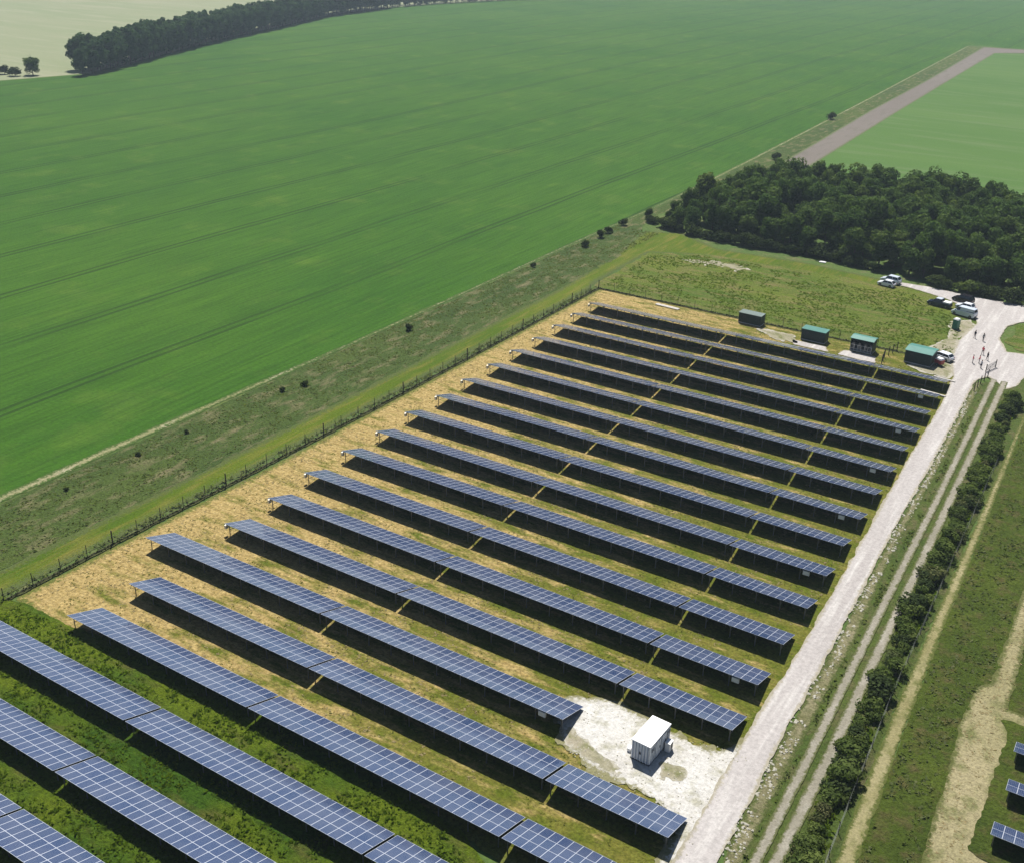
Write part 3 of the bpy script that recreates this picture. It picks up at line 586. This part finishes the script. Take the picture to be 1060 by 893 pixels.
for (x, y, l, lb) in ((-29.4, 193.3, 4.6, 'pale cable duct on the ground at the road end of the second last row'), (-29.2, 201.5, 4.0, 'pale cable duct on the ground at the road end of the last row')):
    o = MB().box((0, 0, .1), (l, .45, .2)).box((0, 0, .215), (l - .1, .3, .03)).build('cable_duct', M['concrete']); o.location = (x, y, .1); o.rotation_euler = (0, 0, R(-8)); tag(o, lb, 'cable duct')
# portable toilet
t = empty('portable_toilet', (-33.6, 231.9, .1), R(-20), label='green portable toilet with a white roof on the grass by the road', cat='portable toilet')
MB().box((0, 0, 1.08), (1.1, 1.1, 2.0)).build('cabin_wall', M['toilet_green'], t)
MB().box((0, 0, 2.2), (1.18, 1.18, .24), top=.72).build('roof', M['white'], t)
d = MB().box((0, -.57, 1.05), (.75, .04, 1.85)).build('door', M['toilet_green'], t); MB().box((.28, -.61, 1.05), (.06, .05, .2)).build('handle', M['dark'], d)
MB().box((0, 0, .04), (1.2, 1.2, .1)).build('base', M['dark'], t)

# ------------------------------------------------------------------ vehicles (front towards -X in local space)
def wheel(t, x, y, r=.33):
    w = MB().tube([(x, y - .11, r), (x, y + .11, r)], r, 16).build('wheel', M['black'], t, True)
    MB().tube([(x, y - .118, r), (x, y + .118, r)], r * .6, 10).build('rim', M['steel'], w)
def car(name, x, y, rz, paint, label, kind='hatch', cat='car', roofpaint=None):
    t = empty(name, (x, y, .12), rz, label=label, cat=cat, group='vehicles parked near the wood')
    S = {'hatch': (4.1, 1.75, 1.47, (.30, .95, 1.0, .86), (1.05, 1.75, 3.35, 3.9)), 'suv': (4.7, 1.88, 1.72, (.45, 1.05, 1.12, 1.05), (1.15, 1.85, 4.1, 4.55)),
         'estate': (4.7, 1.8, 1.48, (.30, .92, .98, .95), (1.2, 1.95, 4.0, 4.55)), 'van': (5.2, 1.95, 1.98, (.5, 1.15, 1.3, 1.3), (.75, 1.5, 4.9, 5.1)),
         'pickup': (5.2, 1.85, 1.78, (.5, 1.0, 1.06, 1.0), (1.2, 1.85, 3.1, 3.4))}[kind]
    L, W, H, zz, cx = S; belt = zz[2]
    def sec(x, hw, z0, z1, rnd=.1):
        return [(x, -hw, z0), (x, -hw - .0, z1 - rnd), (x, -hw + rnd, z1), (x, hw - rnd, z1), (x, hw, z1 - rnd), (x, hw, z0)]
    hw = W / 2
    secs = [sec(0, hw * .82, .30, .62), sec(.08, hw * .92, .22, .72), sec(.5, hw * .99, .20, zz[1] * .88), sec(cx[0], hw, .20, zz[1]), sec(L * .5, hw, .20, belt), sec(L - .5, hw, .20, belt), sec(L - .08, hw * .95, .24, zz[3]), sec(L, hw * .86, .32, zz[3] - .15)]
    body = MB().loft([[(a - L / 2, b, c) for a, b, c in s] for s in secs]).build('body', M[paint], t)
    gh = hw * .93; rh = hw * .74
    def gsec(x, h_, z0, z1): return [(x - L / 2, -h_, z0), (x - L / 2, h_, z0), (x - L / 2, h_, z1), (x - L / 2, -h_, z1)]
    v = []; z0 = belt - .06
    lo = [(cx[0], gh), (cx[3], gh)]; hi = [(cx[1], rh), (cx[2], rh)]
    gv = [(lo[0][0] - L / 2, -gh, zz[1] - .05), (lo[0][0] - L / 2, gh, zz[1] - .05), (lo[1][0] - L / 2, gh, z0), (lo[1][0] - L / 2, -gh, z0), (hi[0][0] - L / 2, -rh, H - .06), (hi[0][0] - L / 2, rh, H - .06), (hi[1][0] - L / 2, rh, H - .06), (hi[1][0] - L / 2, -rh, H - .06)]
    gm = MB(); gm.v = gv; gm.f = [[0, 1, 5, 4], [1, 2, 6, 5], [2, 3, 7, 6], [3, 0, 4, 7], [4, 5, 6, 7]]; gm.m = [0] * 5; gm.build('windows', M['glass'], t)
    rp = MB(); xm = (cx[1] + cx[2]) / 2 - L / 2; rp.box((xm, 0, H - .03), (cx[2] - cx[1] + .1, rh * 2 + .06, .07), top=.93); rp.build('roof', M[roofpaint or paint], t)
    pl = MB()
    for s in (-1, 1):
        pl.beam((cx[0] - L / 2, s * gh * 1.0, zz[1] - .03), (cx[1] - L / 2, s * rh, H - .03), .07); pl.beam((cx[3] - L / 2, s * gh, z0), (cx[2] - L / 2, s * rh, H - .03), .09)
        xm2 = (cx[1] + cx[2]) / 2 - L / 2; pl.beam((xm2, s * gh * 1.005, z0), (xm2, s * (rh + .01), H - .03), .08)
    pl.build('pillars', M[paint], t)
    if kind == 'van': MB().box(((3.4) - L / 2, 0, 1.62), (3.1, W * .9, .72), top=.9).build('load_body', M[paint], t)
    if kind == 'pickup': MB().box(((4.3) - L / 2, 0, 1.16), (1.5, W * .82, .35)).build('load', M['white'], t)
    for s in (-1, 1):
        MB().box((-L / 2 + .10, s * hw * .66, .66), (.14, .34, .14)).build('headlight', M['lamp'], t)
        MB().box((L / 2 - .05, s * hw * .74, .8), (.10, .2, .2)).build('tail_light', M['taillamp'], t)
        MB().box((cx[0] + .25 - L / 2, s * (hw + .07), belt), (.12, .16, .12)).build('wing_mirror', M[paint], t)
        wheel(t, -L / 2 + .82, s * (hw - .1)); wheel(t, L / 2 - .85, s * (hw - .1))
    MB().box((-L / 2 - .01, 0, .42), (.08, W * .84, .16)).box((L / 2 + .01, 0, .42), (.08, W * .84, .16)).build('bumper', M['dark'], t)
    return t
car('parked_car', -53.6, 252.9, R(-12), 'p_white', 'small white hatchback, front one of the pair at the left end of the track', 'hatch')
car('parked_car', -53.5, 256.2, R(-12), 'p_silver', 'silver blue car with dark windows, rear one of the pair against the wood', 'suv')
car('parked_car', -39.9, 245.4, R(-10), 'p_blue', 'dark blue pickup with a pale cab roof and white load, parked alone on the grass', 'pickup', 'pickup truck', 'p_silver')
car('parked_car', -36.1, 251.6, R(-14), 'p_black', 'black off-road car standing on the pale track under the trees', 'suv')
car('parked_car', -34.6, 246.6, R(-14), 'p_white', 'white hatchback squeezed between the black car and the van', 'hatch')
car('parked_van', -33.9, 241.8, R(-14), 'p_silver', 'silver white van, nearest of the vehicles by the track junction', 'van', 'van')
car('parked_car', -32.1, 212.2, R(-22), 'p_white', 'white car parked behind the largest green cabin at the road', 'estate')
# small red trailer with a white lid
t = empty('site_trailer', (-31.7, 208.2, .12), R(-25), label='small red site trailer with a white top beside the largest green cabin', cat='trailer')
MB().box((0, 0, .85), (1.5, 1.1, .8)).build('body', M['red'], t); MB().box((0, 0, 1.4), (1.45, 1.15, .3), top=.8).build('lid', M['white'], t)
MB().beam((.7, 0, .45), (1.7, 0, .4), .08).build('drawbar', M['dark'], t)
for s in (-1, 1): wheel(t, 0, s * .6, .3)

# ------------------------------------------------------------------ gate by the people
t = empty('field_gate', (-23.4, 210.2, .12), R(73), label='open black metal field gate standing beside the people on the road', cat='gate')
b = MB()
for z in (.25, .5, .75, 1.0, 1.25): b.beam((0, 0, z), (3.6, 0, z), .05)
b.beam((0, 0, .2), (3.6, 0, 1.25), .05); b.build('gate_leaf', M['dark'], t)
for x in (-.1, 3.7): MB().tube([(x, 0, -.1), (x, 0, 1.6)], .09, 8).build('post', M['wood'], t)

# ------------------------------------------------------------------ people
def person(x, y, rz, top, legs, label, stride=.0, arm=.15):
    root = empty('person', (x, y, .12), rz, label=label, cat='person', group='people standing on the chalk road')
    J = {}; E = []; RA = []; V = []
    def add(p, r, par=None):
        V.append(p); RA.append(r); i = len(V) - 1
        if par is not None: E.append((par, i))
        return i
    pel = add((0, 0, .95), .15); wa = add((0, 0, 1.1), .135, pel); ch = add((0, .01, 1.32), .165, wa); nk = add((0, 0, 1.5), .06, ch)
    hb = add((0, .02, 1.58), .085, nk); hd = add((0, .015, 1.68), .098, hb); add((0, .01, 1.75), .07, hd); add((0, .12, 1.63), .018, hd)
    for s in (-1, 1):
        h = add((s * .10, 0, .88), .095, pel); k = add((s * .11, s * stride * .5 + .02, .50), .06, h); a = add((s * .11, s * stride - .02, .10), .042, k)
        hee = add((s * .11, s * stride - .03, .05), .045, a); add((s * .12, s * stride + .17, .035), .035, hee)
        add((s * .098, .01, 1.64), .02, hd)
        sh = add((s * .19, 0, 1.43), .062, ch); el = add((s * .27, -s * arm * .3, 1.15), .045, sh); wr = add((s * .28, .08 - s * arm, .92), .030, el); pm = add((s * .28, .10 - s * arm, .85), .032, wr)
        for q in range(4): 
            f1 = add((s * .28, .075 - s * arm + q * .02, .80), .010, pm); add((s * .272, .085 - s * arm + q * .02, .765 - .004 * abs(q - 1.5)), .008, f1)
        th = add((s * .262, .14 - s * arm, .845), .010, pm); add((s * .258, .155 - s * arm, .815), .009, th)
    me = bpy.data.meshes.new('body'); me.from_pydata(V, E, []); o = bpy.data.objects.new('tmp', me); COL.objects.link(o)
    sk = o.modifiers.new('s', 'SKIN'); 
    if not me.skin_vertices: me.attributes
    for i, sv in enumerate(me.skin_vertices[0].data): sv.radius = (RA[i], RA[i]); sv.use_root = (i == 0)
    o.modifiers.new('d', 'SUBSURF').levels = 1
    dg = bpy.context.evaluated_depsgraph_get(); nm_ = bpy.data.meshes.new_from_object(o.evaluated_get(dg)); bpy.data.objects.remove(o)
    nm_.materials.clear(); nm_.materials.append(M['skin']); nm_.materials.append(M[top]); nm_.materials.append(M[legs]); nm_.materials.append(M['black'])
    for p in nm_.polygons:
        c = p.center; p.use_smooth = True
        p.material_index = 3 if c.z < .09 else (2 if c.z < .96 and abs(c.x) < .235 else (1 if (c.z < 1.5 and not (c.z < .90 and abs(c.x) > .22)) else 0))
    ob = link_mesh('body', nm_, root)
    hr = MB(); secs = []
    for k in range(5):
        a = k / 4 * math.pi / 2; secs.append([(math.cos(u) * .112 * math.cos(a), -.005 + math.sin(u) * .12 * math.cos(a) - .012, 1.67 + .125 * math.sin(a)) for u in [2 * math.pi * j / 10 for j in range(10)]])
    hr.loft(secs).build('hair', M['hair'], root, True)
    e = MB()
    for s in (-1, 1): e.box((s * .035, .105, 1.665), (.02, .012, .012))
    e.box((0, .108, 1.60), (.05, .01, .01)); e.build('face_features', M['dark'], root)
    return root
ppl = [(-29.0, 228.2, 2.6, 'cloth_dark', 'cloth_grey', 'person in dark clothes, leftmost of the far pair up the road', .1), (-27.2, 227.4, -2.2, 'cloth_grey', 'cloth_dark', 'person in grey, right one of the far pair up the road', .0),
       (-25.8, 219.4, 2.9, 'cloth_red', 'cloth_dark', 'lone person in a red top halfway between the two groups', .2), (-26.5, 213.3, -1.4, 'cloth_red', 'cloth_jean', 'person in red and jeans, leftmost of the near group', .0),
       (-25.4, 213.9, 1.6, 'cloth_red', 'cloth_grey', 'person in red with grey trousers facing the leftmost person', .05), (-24.4, 216.6, 2.4, 'cloth_dark', 'cloth_dark', 'person all in black behind the gate', .15),
       (-24.6, 211.4, -.6, 'cloth_white', 'cloth_dark', 'person in a white shirt nearest to the gate', .0)]
for x, y, rz, a, b, lb, st in ppl: person(x, y, rz, a, b, lb, st)

# ------------------------------------------------------------------ trees and shrubs
def crown_mesh(name, rx, rz_, zc, nl, nleaf, ls, seed, lobe=.45, mat='leaf', flat=.0):
    rg = np.random.default_rng(seed)
    u = rg.normal(size=(nl, 3)); u /= np.linalg.norm(u, axis=1)[:, None]; u[:, 2] = np.where(u[:, 2] < -.75, -u[:, 2] * .5, u[:, 2])
    rad = .42 + .42 * rg.random(nl); c = u * rad[:, None] * np.array([rx, rx, rz_]) ; c[0] = 0
    lr = rx * lobe * (.65 + .6 * rg.random(nl)); lt = rg.random(nl)
    k = rg.integers(0, nl, nleaf); d = rg.normal(size=(nleaf, 3)); d /= np.linalg.norm(d, axis=1)[:, None]
    rr_ = lr[k] * (.72 + .38 * rg.random(nleaf)); p = c[k] + d * rr_[:, None] * np.array([1, 1, .9]); p[:, 2] += zc
    keep = p[:, 2] > .25; p = p[keep]; d = d[keep]; k = k[keep]; n = len(p)
    nrm = d + rg.normal(size=(n, 3)) * .38; nrm /= np.linalg.norm(nrm, axis=1)[:, None]
    a = np.cross(nrm, rg.normal(size=(n, 3))); a /= np.linalg.norm(a, axis=1)[:, None]; b = np.cross(nrm, a); s = (ls * (.5 + .9 * rg.random(n)))[:, None]
    V = np.empty((n, 4, 3)); V[:, 0] = p - a * s; V[:, 1] = p - b * s * .6 + nrm * s * .15; V[:, 2] = p + a * s; V[:, 3] = p + b * s * .6 - nrm * s * .15
    t = np.repeat(np.clip(lt[k] * .8 + rg.random(n) * .2, 0, 1), 4)
    me = np_mesh(name, V.reshape(-1, 3), np.arange(n * 4).reshape(-1, 4), None, t); me.materials.append(M[mat]); return me
def trunk_mesh(h, r, seed, nb=5, spread=1.8):
    rg = random.Random(seed); b = MB()
    b.tube([(0, 0, -.2), (.05, .02, h * .35), (.1 * rg.uniform(-1, 1), .1, h * .7), (.2 * rg.uniform(-1, 1), .1, h)], [r, r * .75, r * .5, r * .15], 7)
    for i in range(nb):
        a = i * 2.4 + rg.random(); z = h * (.35 + .1 * i); q = spread * (.6 + .5 * rg.random())
        b.tube([(0, 0, z), (math.cos(a) * q * .5, math.sin(a) * q * .5, z + q * .5), (math.cos(a) * q, math.sin(a) * q, z + q * 1.1)], [r * .4, r * .25, r * .08], 5)
    me = bpy.data.meshes.new('trunk'); me.from_pydata(b.v, [], b.f); me.materials.append(M['bark']); return me
CR = [crown_mesh('crown', 3.4, 4.9, 5.9, 26, 4200, .30, s, .38) for s in range(6)]
CRF = [crown_mesh('crown', 3.2, 4.9, 4.6, 30, 4200, .30, s + 30, .40) for s in range(4)]
TR = [trunk_mesh(9.5, .22, s) for s in range(3)]
def plant(name, x, y, z, s, cm, tm, label, cat, group, sxy=1.0, parts=('crown', 'trunk')):
    t = empty(name, (x, y, z), random.random() * 6.28, label=label, cat=cat, group=group); t.scale = (s * sxy, s * sxy, s)
    child(parts[0], cm, t, (0, 0, 0)); child(parts[1], tm, t, (0, 0, 0)); return t
ff = lambda x: float(np.interp(x, [-127, -113, -101, -88, -73, -61, -52, -45, -35, -24, 60], [274, 268.5, 266.5, 267.5, 268.5, 265.5, 262.5, 262, 260.5, 260, 264]))
fb = lambda x: float(np.interp(x, [-127, -122, -116, -94, -64, -36, 60], [279, 300, 322, 331, 338, 337, 338]))
cnt = 0; G1 = 'trees of the wood behind the parked cars'
y = 259
rowi = 0
while y < 340:
    x = -127 + (rowi % 2) * 2.4
    while x < 22:
        X = x + random.uniform(-1.6, 1.6); Y = y + random.uniform(-1.6, 1.6)
        if ff(X) < Y < fb(X) and not (X > 0 and Y > 285):
            front = Y < ff(X) + 5; back = Y > fb(X) - 6
            s = random.choice((.85, 1.0, 1.15, 1.35)) * random.uniform(.82, .96) if not front else random.uniform(.75, 1.15)
            if X < -113: s *= .38 + .5 * max(0, min(1, (X + 125) / 14))
            lb = 'dark leafy broadleaf tree on the near edge of the wood' if front else ('dense green tree on the field side of the wood' if back else 'dense dark green tree packed inside the wood')
            plant('broadleaf_tree', X, Y, 0, s, random.choice(CRF if front else CR), random.choice(TR), lb, 'tree', G1 + (', near edge' if front else ', field side' if back else ', inside'), random.uniform(.9, 1.15)); cnt += 1
        x += 5.5
    y += 5.3; rowi += 1
print('forest trees', cnt)
BU = {k: [crown_mesh('foliage', 1.05, .85, .85, 10, 1100, .14, s + 50, .5, m_) for s in range(3)] for k, m_ in (('g', 'leaf_hedge'), ('d', 'leaf_dark'), ('r', 'leaf_red'))}
BT = trunk_mesh(1.2, .05, 9, 4, .6)
# skirt bushes at the foot of the wood
k = 0
for x in np.arange(-124, -26, 2.3):
    X = x + random.uniform(-1, 1); yy = ff(X) - 1.6 + random.uniform(-.7, .5)
    if -58 < X < -47: continue
    plant('shrub', X, yy, 0, random.uniform(1.2, 2.1), random.choice(BU['d'] + BU['g'][:1]), BT, 'dark bush in the line of undergrowth along the foot of the wood', 'bush', 'bushes at the foot of the wood', 1.2, ('foliage', 'stem'))
# hedgerow beside the farm track
hx = line_x([(-12.4, 40), (-13.8, 78), (-14.6, 93), (-14.7, 107), (-15.0, 124), (-15.6, 153), (-16.1, 181), (-16.7, 204)])
hyy = 60.0; i = 0; hb_ = []
while hyy < 200:
    hb_.append(hyy); hyy += random.uniform(.95, 1.6)
for i, yy in enumerate(hb_):
    kk = random.choice('gggggddr'); side = random.uniform(-.7, .6)
    if 126 < yy < 130: kk = 'd'
    word = {'g': 'fresh green', 'd': 'dark green', 'r': 'reddish brown'}[kk]
    plant('hedge_bush', hx(yy) + side, yy, .1, random.choice((.55, .7, .85, .9, 1.15)) * random.uniform(.9, 1.1), random.choice(BU[kk]), BT, f'{word} hedge bush, {onum(i)} upwards from the lower end of the hedge by the track', 'bush', 'bushes of the hedge beside the farm track', random.uniform(1.05, 1.5), ('foliage', 'stem'))
scatter_tufts('hedge_scrub', rnd_in([(hx(y_) - 1.0, y_) for y_ in (60, 90, 120, 150, 200)] + [(hx(y_) + 1.3, y_) for y_ in (200, 150, 120, 90, 60)], 5, 1, 2, .1, .40), .30, .34, 'tuft', 3, 1.6, label='tall weeds and scrubby grass around the hedge bushes', cat='weeds')
# lone bushes on the margin
mb = [(-126.3, 81.8, .5), (-126.6, 95.1, .55), (-126.5, 104.8, .5), (-125.6, 126.0, .7), (-124.0, 130.2, .8), (-126.1, 163.3, 1.05), (-128.2, 215.6, .9), (-126.7, 238.6, 1.35), (-127.4, 248.4, 1.5), (-128.1, 254.0, 1.4), (-128.2, 263.6, 1.5)]
for i, (x, y, s) in enumerate(mb):
    plant('margin_bush', x, y, 0, s * .82, BU['d'][i % 3], BT, f'small dark bush on the grass margin, {onum(i)} one from the left edge of the photo', 'bush', 'lone bushes on the field margin', .95, ('foliage', 'stem'))
plant('margin_bush', -125.3, 376.4, 0, 1.7, BU['d'][0], BT, 'round dark bush on the margin where the bare soil strip leaves the wood', 'bush', 'lone bushes on the field margin', 1, ('foliage', 'stem'))
plant('margin_bush', -136.0, 475, 0, 1.9, BU['d'][1], BT, 'round dark bush halfway along the bare soil strip', 'bush', 'lone bushes on the field margin', 1, ('foliage', 'stem'))
# far belt of trees
CF = [crown_mesh('crown', 4.0, 8.9, 8.0, 40, 3200, .6, s + 80, .44, 'leaf_far') for s in range(4)]
TF = [trunk_mesh(15, .3, 20, 5, 2.5)]
P = [Vector(p) for p in TL]; nbelt = 0
for a, b in zip(P, P[1:]):
    L = (b - a).length; n = max(1, round(L / 7.5))
    for i in range(n):
        q = a.lerp(b, i / n); far = (q - P[0]).length
        for rr2 in (0, 1, 2):
            if nbelt < 3 and rr2 > 0: continue
            nrm = Vector((-(b - a).y, (b - a).x)).normalized()
            w = q + nrm * (2 + rr2 * 6) + Vector((random.uniform(-1, 1), random.uniform(-1, 1)))
            s = random.uniform(.92, 1.15) * (.82 if nbelt < 2 else 1) * (1.0 if far < 450 else .6)
            plant('belt_tree', w.x, w.y, 0, s, random.choice(CF), TF[0], 'tall dark tree in the long shelter belt between the green and pale fields', 'tree', 'trees of the shelter belt at the far edge of the wheat', random.uniform(1.0, 1.2)); nbelt += 1
print('belt', nbelt)
for i, (x, y, s, lb) in enumerate(((-486, 336.5, 1.05, 'lone small tree left of the shelter belt at the edge of the pale field'), (-489, 329, 2.6, 'low bush left of the lone far tree'), (-498, 329.5, 2.3, 'low far bush at the left edge of the photo'), (-503, 326, 2.0, 'smallest far bush cut by the left edge of the photo'))):
    plant('far_tree' if i == 0 else 'far_bush', x, y, 0, s, (CRF[1] if i == 0 else BU['d'][i % 3]), (TR[0] if i == 0 else BT), lb, 'tree' if i == 0 else 'bush', None, 1.1, ('crown', 'trunk') if i == 0 else ('foliage', 'stem'))
o = MB().box((0, 0, .05), (1.6, 1.0, .1)).box((.1, 0, .13), (1.2, .8, .06)).build('chalk_heap', M['white']); o.location = (-72, 262.6, .1); tag(o, 'small white block on the grass in front of the wood', 'block')

# ------------------------------------------------------------------ air
hz = MB().box((-600, 1200, 38.8), (3640, 3240, 79.8)).build('haze', []); hz.data.materials.clear()
m, nt, out = new_mat('haze_air'); v = nt.nodes.new('ShaderNodeVolumePrincipled'); v.inputs['Color'].default_value = (.70, .86, 1.0, 1); v.inputs['Density'].default_value = .00016; v.inputs['Anisotropy'].default_value = .2
lk(nt, v.outputs[0], out.inputs[1]); m.cycles.homogeneous_volume = True if hasattr(m, 'cycles') and hasattr(m.cycles, 'homogeneous_volume') else None or True
hz.data.materials.append(m); tag(hz, kind='stuff')

# ------------------------------------------------------------------ light
sx, sy = .36, -.47                                                     # shadow offset per metre of height
sd = bpy.data.lights.new('sun', 'SUN'); sd.energy = 5.0; sd.angle = R(.5); sd.color = (1, .96, .90)
so = bpy.data.objects.new('sun', sd); COL.objects.link(so); so.location = (0, 0, 200)
so.rotation_euler = Vector((sx, sy, -1)).to_track_quat('-Z', 'Y').to_euler()
w = bpy.data.worlds.new('World'); SC.world = w; w.use_nodes = True; nt = w.node_tree
sky = nt.nodes.new('ShaderNodeTexSky'); sky.sky_type = 'NISHITA'; sky.sun_disc = False
sky.sun_elevation = math.atan(1 / math.hypot(sx, sy)); sky.sun_rotation = math.atan2(-sx, -sy) % (2 * math.pi); sky.altitude = 100; sky.air_density = 1.0; sky.dust_density = .9
nt.links.new(sky.outputs[0], nt.nodes['Background'].inputs[0]); nt.nodes['Background'].inputs[1].default_value = .05
SC.view_settings.view_transform = 'Standard'; SC.view_settings.look = 'None'; SC.view_settings.exposure = .50; SC.view_settings.gamma = 1; SC.view_settings.use_curve_mapping = False
SC.render.engine = 'CYCLES'; c = SC.cycles; c.use_denoising = True; c.max_bounces = 5; c.diffuse_bounces = 1; c.glossy_bounces = 3; c.transmission_bounces = 2; c.volume_bounces = 0; c.transparent_max_bounces = 4; c.caustics_reflective = False; c.caustics_refractive = False
